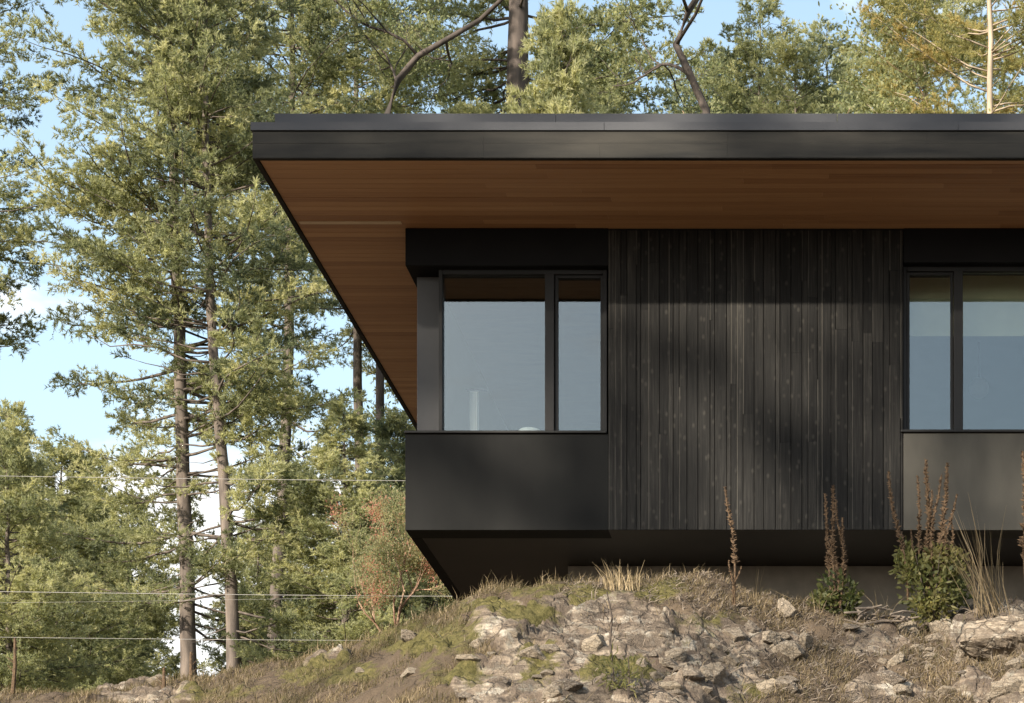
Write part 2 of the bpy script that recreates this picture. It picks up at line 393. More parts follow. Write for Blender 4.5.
# charred siding: individual boards in one cladding mesh
def siding(x0, x1, z0, z1, y, seed):
    mb = MB(); rng = random.Random(seed); x = x0
    while x < x1-.02:
        w = min(rng.choice([.04, .055, .07, .085, .1, .11]), x1-x)
        zs = [z0]
        while zs[-1] < z1-.9:
            zs.append(zs[-1]+rng.uniform(.7, 2.6))
        zs = [q for q in zs if q < z1-.25]+[z1]
        for a, b in zip(zs[:-1], zs[1:]):
            p = y-.012-rng.random()*.003; t = rng.random()*.75
            e = .003
            vs = [(x+.002,y,a),(x+.002,p+e,a),(x+.002+e,p,a),(x+w-e-.002,p,a),(x+w-.002,p+e,a),(x+w-.002,y,a)]
            vs = vs+[(q[0],q[1],b-.0012) for q in vs]
            fs = [(i, i+1, i+7, i+6) for i in range(5)]+[(5,0,6,11)]
            mb.add([vs[i] for i in range(12)], fs+[(0,5,4),(0,4,1),(1,4,3),(1,3,2),(6,10,11),(6,7,10),(7,9,10),(7,8,9)], t)
            if rng.random() < .5:                # worn arris, its pale tint also painting in sun on left edges
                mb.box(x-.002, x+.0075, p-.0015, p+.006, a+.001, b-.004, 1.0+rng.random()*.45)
        x += w
    return mb
XW1 = wx(609); XW2 = wx(903)
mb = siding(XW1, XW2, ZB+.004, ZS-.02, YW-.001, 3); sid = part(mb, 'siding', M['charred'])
mb = MB()                                           # structural walls behind the cladding, with openings
WL = (wx(437), wx(606), wz(433), wz(266)); WR = (wx(903), wx(1100), wz(432), wz(263))
Ywb, Ywe = YW+.002, YW+.24
mb.box(XW1+.001, XW2-.001, Ywb, Ywe, ZB+.03, ZS-.002)
mb.box(WR[1], XE, Ywb, Ywe, ZB+.03, ZS-.002)
part(mb, 'wall', M['black'])
mb = MB(); mb.box(XL, XW1-.003, YW-.012, YW+.26, WL[3], ZS-.001); mb.box(XL, XL+.1, YW+.262, 29.6, WL[3], ZS-.001)
part(mb, 'header_panel', M['black'], bevel=.006)
mb = MB(); mb.box(XW2+.003, XE, YW-.012, YW+.24, WR[3], ZS-.001); part(mb, 'header_panel', M['black'], bevel=.006)
mb = MB(); mb.box(XL, XW1-.004, YW-.012, YW+.24, ZB, WL[2]-.012); mb.box(XL, XL+.1, YW+.242, 29.6, ZB, WL[2]-.012)
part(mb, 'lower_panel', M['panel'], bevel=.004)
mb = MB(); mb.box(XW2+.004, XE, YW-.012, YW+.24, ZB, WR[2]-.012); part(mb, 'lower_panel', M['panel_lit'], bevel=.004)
mb = MB(); mb.box(XL+.055, wx(436.5), YW+.235, YW+.45, WL[2]-.01, WL[3]+.0); mb.box(XL+.055, XL+.12, YW+.452, 29.6, WL[2]-.01, WL[3])
part(mb, 'corner_post', M['post'], bevel=.005)
mb = MB(); mb.box(XL+.005, XE, YW+.0, 29.6, ZB-.0+.003, ZB+.028); part(mb, 'underside', M['under'])
mb = MB(); mb.box(wx(568, 21.12), XE, 21.12, 29.0, 3.6, ZB-.001); part(mb, 'foundation', M['concrete'])
# interior, seen through the glass
mb = MB(); mb.box(XL+.13, XE, 25.0, 25.1, ZB+.03, ZS); mb.box(wx(700), wx(704), YW+.25, 25, ZB+.03, ZS)
mb.box(XL+.12, XE, 29.5, 29.6, ZB+.03, ZS); mb.box(XE-.1, XE, YW+.25, 29.5, ZB+.03, ZS); mb.box(XL+.12, XL+.16, 20.6, 29.5, ZB+.03, ZS)
part(mb, 'interior_wall', M['int'])
mb = MB(); mb.box(XL+.17, wx(700)-.005, YW+.27, 24.99, ZS-.25, ZS-.22); part(mb, 'ceiling', M['int_ceiling'])
mb = MB(); mb.box(wx(704)+.005, XE-.11, YW+.27, 24.99, ZS-.25, ZS-.22); part(mb, 'ceiling', M['int'])
mb = MB(); mb.box(XL+.17, wx(700)-.005, YW+.26, 24.98, ZB+.031, ZB+.25); mb.box(wx(704)+.005, XE-.11, YW+.26, 24.98, ZB+.031, ZB+.25); part(mb, 'floor', M['int_dark'])
# windows
def window(x0, x1, z0, z1, splits, label, sill_x0):
    w = MB(); y0, y1 = YW+.07, YW+.17; t = .035
    w.box(x0, x0+t, y0, y1, z0, z1); w.box(x1-t, x1, y0, y1, z0, z1)
    w.box(x0+t+.001, x1-t-.001, y0, y1, z1-t-.01, z1); w.box(x0+t+.001, x1-t-.001, y0, y1, z0, z0+t*.6)
    win = part(w, 'window', M['frame'], bevel=.004); tag(win, label)
    mb = MB()
    for s in splits: mb.box(s-.042, s+.042, y0-.015, y1-.01, z0+t*.6+.001, z1-t-.011)
    part(mb, 'mullion', M['frame'], win, bevel=.004)
    xs = [x0+t]+[s for s in splits]+[x1-t]
    for i in range(len(xs)-1):
        a = xs[i]+(.045 if i else 0)+.001; b = xs[i+1]-(.045 if i < len(splits) else 0)-.001
        za, zb = z0+t*.6+.001, z1-t-.012
        if (b-a) < .8:                               # opening sash with its own frame
            f = .026; mb = MB()
            mb.box(a, a+f, y0+.018, y1-.02, za, zb); mb.box(b-f, b, y0+.018, y1-.02, za, zb)
            mb.box(a+f+.001, b-f-.001, y0+.018, y1-.02, za, za+f); mb.box(a+f+.001, b-f-.001, y0+.018, y1-.02, zb-f, zb)
            part(mb, 'sash', M['frame'], win, bevel=.003)
            a += f-.004; b -= f-.004; za += f-.004; zb -= f-.004
        mb = MB(); mb.box(a, b, y0+.045, y0+.051, za, zb); part(mb, 'glass', M['glass'], win)
    mb = MB(); mb.box(sill_x0, x1+.004, YW-.035, YW+.066, z0-.010, z0+.012); part(mb, 'sill', M['frame'], win, bevel=.003)
    return win
window(WL[0], WL[1], WL[2], WL[3], [wx(548.5)], 'two pane window beside the grey corner post', XL-.006)
window(WR[0], WR[1], WR[2], WR[3], [wx(958.5)], 'window with an olive blind behind its upper panes', WR[0]-.02)
mb = MB(); mb.box(WR[0]+.05, WR[1]-.05, YW+.42, YW+.424, wz(318), ZS-.252); part(mb, 'roller_blind', M['blind'])
# things inside the rooms
c = empty('curtain', (wx(470, 20.6), 20.6, ZB+.26), 'narrow pale curtain hanging inside the two pane window', 'curtain')
n = 60; zz = [0, 1.0, 1.05]
vs = [(.0+.08*i/n, .03*math.sin(i*.9)+.008*math.sin(i*2.3), z) for z in (0, .7, 1.22) for i in range(n+1)]
fs = [[r*(n+1)+i, r*(n+1)+i+1, (r+1)*(n+1)+i+1, (r+1)*(n+1)+i] for r in range(2) for i in range(n)]
o = link('fabric', np_mesh('fabric', vs, np.array(fs), {'tint': [0]*len(vs)}, True), M['white'], c)
sm_ = o.modifiers.new('thickness', 'SOLIDIFY'); sm_.thickness = .003
mb = MB(); mb.tube([(-.03,0,1.235),(.16,0,1.235)], .012, 8); mb.build('rod', M['frame'], c, True)
def lathe(prof, n=24):
    vs = [(r*math.cos(2*math.pi*k/n), r*math.sin(2*math.pi*k/n), z) for r, z in prof for k in range(n)]
    fs = [(i*n+k, i*n+(k+1) % n, (i+1)*n+(k+1) % n, (i+1)*n+k) for i in range(len(prof)-1) for k in range(n)]
    mb = MB(); mb.add(vs, fs); return mb
lp = empty('table_lamp', at(530, 452, 20.7), 'small lamp with a white shade just inside the two pane window', 'lamp')
lathe([(.001,-.25),(.07,-.25),(.075,-.22),(.02,-.2),(.018,.03)]).build('lamp_base', M['frame'], lp, True)
lathe([(.16,.0),(.165,.01),(.11,.19),(.1,.2)]).build('lamp_shade', M['white'], lp, True)
pl = empty('pendant_lamp', at(979, 388, 22.0), 'round white pendant lamp seen through the pane at the right edge', 'lamp')
lathe([(.1*math.sin(a), -.1*math.cos(a)) for a in np.linspace(.02, 3.12, 14)]).build('globe', M['white'], pl, True)
mb = MB(); mb.tube([(0,0,.1),(0,0,ZS-.25-pl.location.z)], .006, 6); mb.build('cord', M['black'], pl)

# ------------------------------------------------------------------ trees
def unit(v): return v/np.maximum(np.linalg.norm(v, axis=-1, keepdims=True), 1e-9)
def needle_mesh(S, D, L, T, rng, K, nl, nw, name):
    "needle tufts along twigs: starts S, directions D, lengths L, tints T"
    n = len(S); S = np.repeat(S, K, 0); D = np.repeat(D, K, 0); Lr = np.repeat(L, K); Tr = np.repeat(T, K)
    t = rng.random(n*K)**.8
    P = S+D*(Lr*t)[:, None]; P[:, 2] -= .18*Lr*t*t
    u = unit(rng.normal(size=(n*K, 3))); pe = unit(u-(u*D).sum(1, keepdims=True)*D)
    nd_ = unit(D*.75+pe*.75+np.array([0, 0, .12])); sd = unit(np.cross(nd_, rng.normal(size=(n*K, 3))))
    ln = nl*(.6+.7*rng.random(n*K)); wd = nw*(.6+.8*rng.random(n*K))
    V = np.empty((n*K, 3, 3)); V[:, 0] = P-sd*wd[:, None]/2; V[:, 1] = P+sd*wd[:, None]/2; V[:, 2] = P+nd_*ln[:, None]
    a = np.repeat(np.clip(Tr+rng.normal(0, .09, n*K), 0, 1.2), 3)
    return np_mesh(name, V.reshape(-1, 3), np.arange(n*K*3).reshape(-1, 3), {'tint': a})

def make_fir(seed, H, r0, Rm, bare=0.1, first=.08, path=None, gap=.27, per=4, K=18, nl=.068, nw=.0165, dead=0, droop=.28, dens=1.0, opn=0, shape='tall', bm='bark', sides=9):
    "returns (trunk mesh, crown mesh); path = [(height, dx, dy)]"
    rng = np.random.default_rng(seed); path = path or [(0,0,0),(H,0,0)]
    hs = [p[0] for p in path]
    ctr = lambda h: np.array([np.interp(h, hs, [p[1] for p in path]), np.interp(h, hs, [p[2] for p in path]), h])
    tb = MB(); pts = []; rad = []
    for h in np.linspace(-.6, H, 26):
        q = ctr(max(h, 0)); q[2] = h; j = rng.normal(0, .012, 2); pts.append((q[0]+j[0], q[1]+j[1], q[2]))
        hh = max(h, 0)/H; rad.append(r0*((1-hh)**.8*.97+.03)*(1+.5*math.exp(-max(h, 0)/.35)))
    tb.tube(pts, rad, sides)
    S = []; D = []; L = []; T = []
    h = first*H
    while h < H*.985:
        f = h/H; g = (h-first*H)/(H-first*H)
        if shape == 'tall': pr = (.7+.3*min(1, g*3))*(1-g**2.2)**.8 if g < 1 else 0
        else: pr = (1-g)**.85
        for k in range(per):
            az = rng.uniform(0, 2*math.pi); BL = Rm*(pr*rng.uniform(.55, 1.12)+.05)
            if rng.random() < .1 or (shape == 'tall' and g < opn and math.cos(az-R(-108)) > .62): continue
            c0 = ctr(h+rng.uniform(-.1, .1)); dh = np.array([math.cos(az), math.sin(az), 0])
            e0 = -droop+ .75*g+rng.normal(0, .1); cv = .22*(1-g)+.05
            n = max(5, int(BL/.35)); br = []; wob = rng.normal(0, .09, 2); sw = np.array([-dh[1], dh[0], 0])
            for i in range(n+1):
                t = i/n; br.append(c0+dh*BL*t+np.array([0, 0, BL*(e0*t+cv*t*t)+(rng.normal(0, .03) if i else 0)])+sw*BL*(wob[0]*math.sin(3*t)+wob[1]*t*t))
            rb = min(.35*r0*(1-f)+.006, .007+.0085*BL)
            isdead = rng.random() < dead*(1-g)
            cut = n if not isdead else max(2, int(n*rng.uniform(.3, .7)))
            tb.tube(br[:cut+1], [rb*((.6-.55*i/cut) if isdead else (1-.85*i/n)) for i in range(cut+1)], 4)
            if isdead: continue
            br = np.array(br); tint = np.clip(rng.normal(.5, .27), 0, 1)
            b0 = bare+(.24*(1-g) if shape == 'tall' else .05)
            m = int(BL*(1-b0)/.135*dens)+2; clump = rng.random(6); q0 = rng.random()
            for i in range(m+1):
                t = min(1, b0+(1-b0)*(i+.7*rng.random())/m)
                if clump[int(t*5.99)] < .22 and t < .85: continue
                x = t*n; j = min(int(x), n-1); P = br[j]+(br[j+1]-br[j])*(x-j); ax = br[j+1]-br[j]; ax = ax/np.linalg.norm(ax)
                s = 1 if i % 2 else -1; an = rng.uniform(.45, 1.1) if i < m else 0
                d = ax*math.cos(an)+s*sw*math.sin(an)+np.array([0, 0, rng.normal(.05, .2)]); d = d/np.linalg.norm(d)
                l2 = (.16+.34*BL**.5*(1-t)**.6)*rng.uniform(.7, 1.25); t2 = tint+rng.normal(0, .1)
                k2 = int(l2/.045)+2
                w2 = (np.arange(k2)+rng.random(k2))/k2; dd = d*.65+rng.normal(0, .48, (k2, 3))+np.array([0, 0, .22])
                Pk = P+d*l2*w2[:, None]; Pk[:, 2] -= .1*l2*w2**2
                S.append(Pk); D.append(unit(dd)); L.append((.10+.13*(1-w2))*rng.uniform(.7, 1.3, k2)); T.append(np.clip(t2+rng.normal(0, .07, k2), 0, 1))
        h += gap*rng.uniform(.6, 1.4)
    S.append(ctr(H*.97)[None]); D.append(np.array([[0, 0, 1.]])); L.append([.04*H]); T.append([.6])
    S = np.concatenate(S); D = np.concatenate(D); L = np.concatenate(L); T = np.concatenate(T)
    crown = needle_mesh(S, D, L, T, rng, K, nl, nw, 'crown')
    tm = np_mesh('trunk', tb.v, [tb.f4, tb.f3], {'tint': tb.a}, True); tm.materials.append(M[bm])
    return tm, crown

def leaf_mesh(P, N, T, rng, ll, lw, name):
    n = len(P); d = unit(N+.9*rng.normal(size=(n, 3))); s = unit(np.cross(d, rng.normal(size=(n, 3))))
    l = (ll*(.6+.7*rng.random(n)))[:, None]; w = (lw*(.7+.6*rng.random(n)))[:, None]
    up = np.cross(s, d)
    V = np.stack([P, P+d*l*.35+s*w*.5, P+d*l*.75+s*w*.38-up*l*.06, P+d*l-up*l*.12, P+d*l*.75-s*w*.38-up*l*.06, P+d*l*.35-s*w*.5], 1)
    return np_mesh(name, V.reshape(-1, 3), np.arange(n*6).reshape(-1, 6), {'tint': np.repeat(np.clip(T, 0, 1.2), 6)})
def make_broad(seed, H, r0, spreadr, leaf=.075, lw=.032, per_tip=170, kids=(5,4,4), trunk=None, lean=(0,0), ball=.34, bm='bark_red', bare=.35):
    rng = np.random.default_rng(seed); tb = MB(); tips = []
    def limb(p, d, L, r, depth):
        n = 6; pts = [p]; q = p.copy(); dd = d.copy()
        for i in range(n):
            dd = unit(dd+rng.normal(0, .17, 3)+np.array([0, 0, .05])); q = q+dd*L/n; pts.append(q)
        tb.tube(pts, [r*(1-.55*i/n) for i in range(n+1)], 8 if depth < 2 else 5)
        if depth >= len(kids): tips.append((q, dd)); tips.append((pts[3], dd)); return
        for k in range(kids[depth]):
            t = rng.uniform(bare if depth == 0 else .35, 1.0) if k else 1.0
            j = min(int(t*n), n); az = rng.normal(size=3); nd_ = unit(dd*.75+unit(az-(az*dd).sum()*dd)*rng.uniform(.5, .95))
            limb(np.array(pts[j]), nd_, L*rng.uniform(.5, .72)*(spreadr if depth == 0 else 1), r*(1-.55*t)*.72, depth+1)
    if trunk:
        tb.tube(trunk, [r0*(1-.5*i/(len(trunk)-1)) for i in range(len(trunk))], 10)
        p0 = np.array(trunk[-1]); d0 = unit(np.array(trunk[-1])-np.array(trunk[-2])); limb(p0, d0, H*.4, r0*.5, 0)
        m = len(trunk)
        for i in range(m//2, m-1):
            az = rng.normal(size=3); az[2] = abs(az[2])*.4; limb(np.array(trunk[i]), unit(az), H*.26, r0*.35, 1)
    else:
        tb.tube([(0,0,-.6),(0,0,0)], [r0*1.4, r0], 10); limb(np.zeros(3), unit(np.array([lean[0], lean[1], 1.])), H*.5, r0, 0)
    P = []; N = []; T = []
    for q, d in tips:
        tt = np.clip(rng.normal(.45, .2), 0, 1)
        k = int(per_tip*rng.uniform(.5, 1.3)); off = rng.normal(size=(k, 3))*ball*np.array([1, 1, .75])*.6
        P.append(q+off); N.append(unit(off+d*.2+np.array([0, 0, .1]))); T.append(tt+rng.normal(0, .12, k))
    P = np.concatenate(P); N = np.concatenate(N); T = np.concatenate(T)
    crown = leaf_mesh(P, N, T, rng, leaf, lw, 'crown')
    tm = np_mesh('trunk', tb.v, [tb.f4, tb.f3], {'tint': tb.a}, True); tm.materials.append(M[bm])
    return tm, crown

def tree(name, meshes, loc, label, m='needle', rz=0, sc=1.0, sz=None, group='trees on the slope behind the house', cat='tree'):
    t = empty(name, loc, label, cat, group); t.rotation_euler.z = rz; t.scale = (sc, sc, sz or sc)
    a = link('trunk', meshes[0], None, t); b = link('crown', meshes[1], M[m], t)
    return t
def spot(px, Y, dz=0):
    x = (px-PX)/F*Y; return Vector((x, Y, ground_z(x, Y)+dz))
def trunk_path(pts, Y):
    "pixel polyline of a trunk -> (height, dx, 0) relative to its foot"
    b = spot(pts[0][0], Y); out = [(0, 0, 0)]
    for px, py in pts[1:]:
        q = at(px, py, Y); out.append((q.z-b.z, q.x-b.x, 0))
    return b, out
# the three firs whose bare trunks stand left of the house
b, p = trunk_path([(190,690),(186,560),(182,450),(180,330),(174,180),(170,60),(166,-260)], 35)
fir_a = make_fir(11, p[-1][0], .135, 2.75, path=p, opn=.33, first=.12, per=6, gap=.27, dead=.3)
tree('fir_tree', fir_a, b, 'tall fir at the left with a straight pale trunk and wide feathery boughs')
b, p = trunk_path([(237,690),(230,560),(221,450),(212,330),(207,200),(205,60),(203,-200)], 34.2)
fir_b = make_fir(12, p[-1][0], .112, 2.2, path=p, opn=.3, first=.1, per=6, gap=.3, dead=.4)
tree('fir_tree', fir_b, b, 'fir with a slightly leaning trunk standing close right of the straight pale trunk')
b, p = trunk_path([(266,680),(276,600),(284,480),(288,330),(290,240),(292,100),(293,-220)], 44)
fir_c = make_fir(13, p[-1][0], .15, 2.9, path=p, first=.5, per=6, gap=.27, dead=.2)
tree('fir_tree', fir_c, b, 'fir with a long bare trunk and snapped side branches against the blue gap')
rng = random.Random(3); snag_tree = [o for o in COL.objects if o.type == 'EMPTY' and o.name.startswith('fir_tree')][-1]
for py, dxp, dyp in ((245,-60,-3),(262,-28,-10),(292,-44,16),(288,40,-8),(330,-46,-18),(330,34,30),(350,-34,-18),(400,-40,14),(420,36,10),(448,-30,-6),(500,34,16)):
    tb = MB(); a = at(288, py, 44)-b; e = at(288+dxp, py+dyp, 44)-b; e.y += rng.uniform(-.8, .8); mid = (a+e)/2+Vector((0, 0, rng.uniform(-.12, .08)))
    tb.tube([a, mid, e], [.035, .022, .008], 5)
    for k in range(3):
        s_ = mid.lerp(e, rng.random()*.9); tb.tube([s_, s_+Vector((rng.uniform(-.3,.3), rng.uniform(-.3,.3), rng.uniform(-.45,.15)))], [.012, .004], 4)
    tb.build('dead_branch', M['bark'], snag_tree, True)
young = [make_fir(21, 7.5, .09, 2.0, shape='cone', first=.03, per=7, gap=.2, droop=.1),
         make_fir(22, 6.2, .08, 1.9, shape='cone', first=.03, per=7, gap=.2, droop=.15)]
old = make_fir(31, 24, .5, 4.2, opn=.95, first=.25, per=7, gap=.38, K=17, nl=.085, nw=.023, bm='bark_dark', dead=.2, droop=.3)
pale = make_fir(41, 19, .12, 2.6, first=.2, per=6, gap=.33, opn=.95, bm='bark_pale', dead=.15, droop=.12)
arb = [make_broad(51, 9, .13, .95), make_broad(52, 7, .1, 1.0, kids=(5,4,4)), make_broad(53, 14, .2, .85, per_tip=210, ball=.52, leaf=.085, lw=.036)]

tree('fir_tree', fir_a, spot(-85, 35), 'fir whose dark boughs reach in from the left edge', rz=2.2, sc=.95)
tree('young_fir', young[0], spot(62, 41), 'bushy young fir at the lower left under the overhead cables', sc=1.05, sz=.78)
tree('young_fir', young[1], spot(128, 45), 'young fir half hidden behind the straight pale trunk', rz=1.1, sc=1.0, sz=.85)
tree('young_fir', young[1], spot(8, 30), 'dark young fir at the bottom left corner', rz=2.4, sc=.72)
tree('young_fir', young[0], spot(345, 34), 'dense young fir just left of the lower wall panel', rz=.6, sc=.85, sz=.66)
tree('young_fir', young[1], spot(258, 47), 'small bright fir behind the leaning trunk', rz=3.3, sc=.85)
tree('young_fir', young[0], spot(395, 40), 'young fir rising behind the dense one beside the wall', rz=4.0, sc=.85, sz=.8)
tree('young_fir', young[1], spot(300, 52), 'distant small fir seen between the bare trunks', rz=5.0, sc=1.1)
tree('young_fir', young[1], spot(90, 58), 'distant fir behind the bushy young fir at the lower left', rz=5.5, sc=1.3)
tree('young_fir', young[0], spot(10, 52), 'distant fir at the left edge under the blue sky', rz=3.5, sc=1.05)
tree('madrone_tree', arb[1], spot(404, 27.5), 'reddish barked broadleaf tree below the cantilevered corner', 'broad_red', rz=1.0, sc=.33, sz=.45, cat='broadleaf tree')
tree('young_fir', young[1], spot(436, 37), 'fir boughs behind the reddish barked broadleaf tree by the wall corner', rz=2.9, sc=.95, sz=.78)
# the wood above the roof
G2 = 'trees rising behind the roof'
tree('fir_tree', old, spot(518, 48), 'big old fir with a thick dark trunk above the roof', rz=0, group=G2)
tree('fir_tree', fir_c, spot(374, 47), 'dense fir crown above the left roof corner', rz=2.6, sc=1.0, group=G2)
tree('fir_tree', fir_a, spot(472, 44), 'narrow pointed fir between the arching limb and the thick dark trunk', rz=1.9, sc=.8, group=G2)
tree('fir_tree', fir_b, spot(590, 43), 'yellow green fir right of the thick dark trunk', rz=4.0, sc=.86, group=G2)
tree('fir_tree', fir_b, spot(640, 55), 'fir behind the leaning limb above the roof', rz=1.0, sc=1.05, group=G2)
tree('fir_tree', fir_a, spot(760, 52), 'green fir behind the broadleaf crowns above the roof', rz=5.2, sc=.98, group=G2)
tree('fir_tree', pale, spot(990, 42), 'golden fir with a pale straight trunk above the roof at the right', 'needle_gold', rz=0, sc=1.0, group=G2)
tree('fir_tree', pale, spot(925, 50), 'golden fir left of the pale straight trunk', 'needle_gold', rz=2.5, sc=1.0, group=G2)
tree('fir_tree', fir_b, spot(1075, 46), 'fir cut by the right edge above the roof', 'needle_gold', rz=2.0, sc=1.0, group=G2)
tree('fir_tree', fir_a, spot(688, 60), 'fir deep in the wood right of the leaning limb', rz=3.1, sc=1.2, group=G2)
tree('fir_tree', fir_b, spot(850, 54), 'dark fir between the reddish tufts and the golden crown', rz=.4, sc=1.15, group=G2)
tree('fir_tree', fir_c, spot(950, 60), 'fir deep in the wood behind the golden crowns', rz=3.4, sc=1.3, group=G2)
tree('madrone_tree', arb[2], spot(620, 46), 'olive broadleaf crown between the thick dark trunk and the leaning limb', 'broad', rz=5.0, sc=1.1, group=G2, cat='broadleaf tree')
tree('madrone_tree', arb[2], spot(895, 47), 'olive broadleaf crown just left of the golden fir', 'broad', rz=2.2, sc=1.12, group=G2, cat='broadleaf tree')
tree('fir_tree', fir_b, spot(738, 50), 'sunlit fir right beside the leaning brown limb', rz=2.7, sc=1.1, group=G2)
tree('fir_tree', fir_a, spot(800, 46), 'feathery fir in front of the reddish tufted broadleaf crown', rz=1.3, sc=.86, group=G2)
tree('young_fir', young[0], spot(560, 40), 'pointed young fir close right of the thick dark trunk above the roof', rz=1.3, sc=1.3, sz=1.75, group=G2)
Y = 44; b = spot(725, Y); pts = [(0,0,-.5)]+[tuple(at(px, py, Y)-b) for px, py in ((722,200),(705,108),(690,75),(676,45),(688,12),(715,-30))]
tree('madrone_tree', make_broad(61, 10, .11, .9, trunk=pts, bm='bark_dark', per_tip=90), b, 'broadleaf tree with a bare leaning brown limb above the roof', 'broad', group=G2, cat='broadleaf tree')
tree('madrone_tree', arb[2], spot(835, 45), 'broadleaf tree with reddish leaf tufts above the roof', 'broad_red', rz=1.2, sc=1.1, group=G2, cat='broadleaf tree')
tree('madrone_tree', arb[2], spot(755, 48), 'dark green broadleaf crown above the middle of the roof', 'broad', rz=3.9, sc=1.08, group=G2, cat='broadleaf tree')
Y = 42; b = spot(380, Y); pts = [(0,0,-.5)]+[tuple(at(px, py, Y)-b) for px, py in ((380,240),(386,118),(398,80),(418,56),(446,40),(480,20))]
tree('madrone_tree', make_broad(62, 8, .085, .9, trunk=pts, bm='bark_dark', per_tip=60), b, 'tree with a thick arching limb against blue sky above the roof', 'broad', group=G2, cat='broadleaf tree')

# firs standing left of the camera, whose crowns break up the sun on the facade
for x, y, sc, sz, rz, lab in ((-18.0,0,.9,1.9,.5,'tall bare stemmed fir on the lower slope left of the viewpoint'),(-13.7,-1.2,.85,1.85,2.9,'tall bare stemmed fir on the lower slope beside the viewpoint')):
    tree('fir_tree', fir_c, Vector((x, y, ground_z(x, y))), lab, rz=rz, sc=sc, sz=sz, group='firs on the lower slope')

# ------------------------------------------------------------------ cables
for i, (p0, p1, Y, r, lab) in enumerate((((-60,468),(700,482),27,.0032,'uppermost pale overhead cable crossing the firs'),
        ((-60,584.5),(700,597),27,.0032,'second pale overhead cable down, crossing the trunks'), ((-60,622),(700,590),29,.0014,'thin faint cable sloping up to the right'),
        ((-60,632.5),(700,641),27,.0026,'lowest overhead cable, close above the ground'))):
    mb = MB(); a = at(*p0, Y); e = at(*p1, Y); a.x -= 12; a.z += .25
    mb.tube([a.lerp(e, t)-Vector((0, 0, .25*4*t*(1-t)*.4)) for t in np.linspace(0, 1, 24)], r, 5)
    tag(mb.build('overhead_cable', M['wire'], None, True), lab, 'cable', 'overhead cables left of the house')

# ------------------------------------------------------------------ plants on the slope
def ray_ground(px, py):
    "where the line of sight through (px, py) first meets the hillside"
    ys = np.arange(15.4, 21.5, .02); xs = (px-PX)/F*ys; zs = (PY-py)/F*ys
    g = detail(xs, ys)[0]; hit = np.nonzero(g >= zs)[0]
    k = hit[0] if len(hit) else np.argmax(g-zs)
    return Vector((xs[k], ys[k], g[k]))
rng = random.Random(77); nrg = np.random.default_rng(77)
def spike(parent, a, e, r=.016, bare=.35):
    "dead flower spike: stem with a knobbly seed head"
    mb = MB(); a = Vector(a); e = Vector(e); n = 14; bow = Vector((rng.uniform(-.065,.065), rng.uniform(-.05,.05), 0)); wig = rng.uniform(2.4, 6)
    P = [a.lerp(e, i/n)+bow*math.sin(i/n*wig)*min(1, 2*(1-i/n)+.3) for i in range(n+1)]
    mb.tube(P, [r*.55*(1-.4*i/n) for i in range(n+1)], 6)
    L = (e-a).length; m = int(L*(1-bare)*330)
    for k in range(m):
        t = bare+(1-bare)*rng.random(); i = min(int(t*n), n-1); p = P[i].lerp(P[i+1], t*n-i)
        an = rng.uniform(0, 6.28); d = Vector((math.cos(an), math.sin(an), rng.uniform(.1, .9))).normalized()
        s = rng.uniform(.6, 1.25)*r*1.1*(1.1-.55*(t-bare)/(1-bare)); w = d.orthogonal().normalized()*s*.45; w2 = d.cross(w)
        mb.add([p+d*s*.3+w, p+d*s*.3+w2, p+d*s*.3-w, p+d*s*.3-w2, p+d*s*1.7, p], [(0,1,4),(1,2,4),(2,3,4),(3,0,4),(1,0,5),(2,1,5),(3,2,5),(0,3,5)])
    return mb.build('flower_spike', M['stalk'], parent)
def leaves(parent, blobs, m, ll=.09, lw=.04):
    P = []; N = []; T = []
    for (c, r, n) in blobs:
        o = nrg.normal(size=(n, 3)); o = unit(o)*(nrg.random((n, 1))**.5)*np.array(r); P.append(np.array(c)+o); N.append(unit(o)+np.array([0, 0, .35])); T.append(np.clip(nrg.normal(.45, .22)+nrg.normal(0, .15, n), 0, 1))
    return link('leaves', leaf_mesh(np.concatenate(P), np.concatenate(N), np.concatenate(T), nrg, ll, lw, 'leaves'), m, parent)
def spikes(root, lst, Y):
    for (p0, q0, p1, q1, r) in lst: spike(root, at(p0, q0, Y)-root.location, at(p1, q1, Y-.05)-root.location, r)
GP = 'dead flower stalks in front of the house'
g = ray_ground(734, 606); t = empty('dead_mullein', g, 'single thin brown flower stalk in front of the dark underside', 'plant', GP)
spikes(t, [(734,606,725,487,.02),(735,606,729,560,.012),(733,606,741,566,.01)], g.y)
g = ray_ground(836, 612); t = empty('dead_mullein', g, 'tight cluster of brown flower stalks with withered leaves around its foot', 'plant', GP)
spikes(t, [(832,608,825,494,.022),(836,608,833,486,.024),(840,608,843,518,.018),(834,608,828,536,.02),(838,606,838,500,.018)], g.y)
leaves(t, [((0,0,.18),(.18,.15,.22),230),((-.1,0,.1),(.14,.1,.12),150),((.12,0,.12),(.12,.1,.14),150)], M['shrub'], .065, .026)
mbt = MB()
g = ray_ground(932, 630); t = empty('leafy_shrub', g, 'green leafy shrub crowned by tall brown flower stalks before the lower panel', 'shrub', GP)
spikes(t, [(908,600,889,471,.022),(922,590,917,476,.02),(930,590,926,460,.026),(936,590,941,475,.02),(940,590,947,463,.025),(948,595,957,494,.018),(918,600,912,530,.014),(928,595,931,490,.02),(944,595,950,520,.018)], g.y)
leaves(t, [((0,0,.33),(.28,.26,.28),640),((-.18,-.04,.5),(.16,.15,.14),330),((.15,0,.55),(.17,.15,.14),330),((0,-.05,.16),(.2,.18,.16),340),((.05,.02,.62),(.12,.12,.1),200),((-.24,0,.66),(.08,.08,.1),90),((.24,0,.32),(.1,.1,.14),160)], M['shrub'], .06, .024)
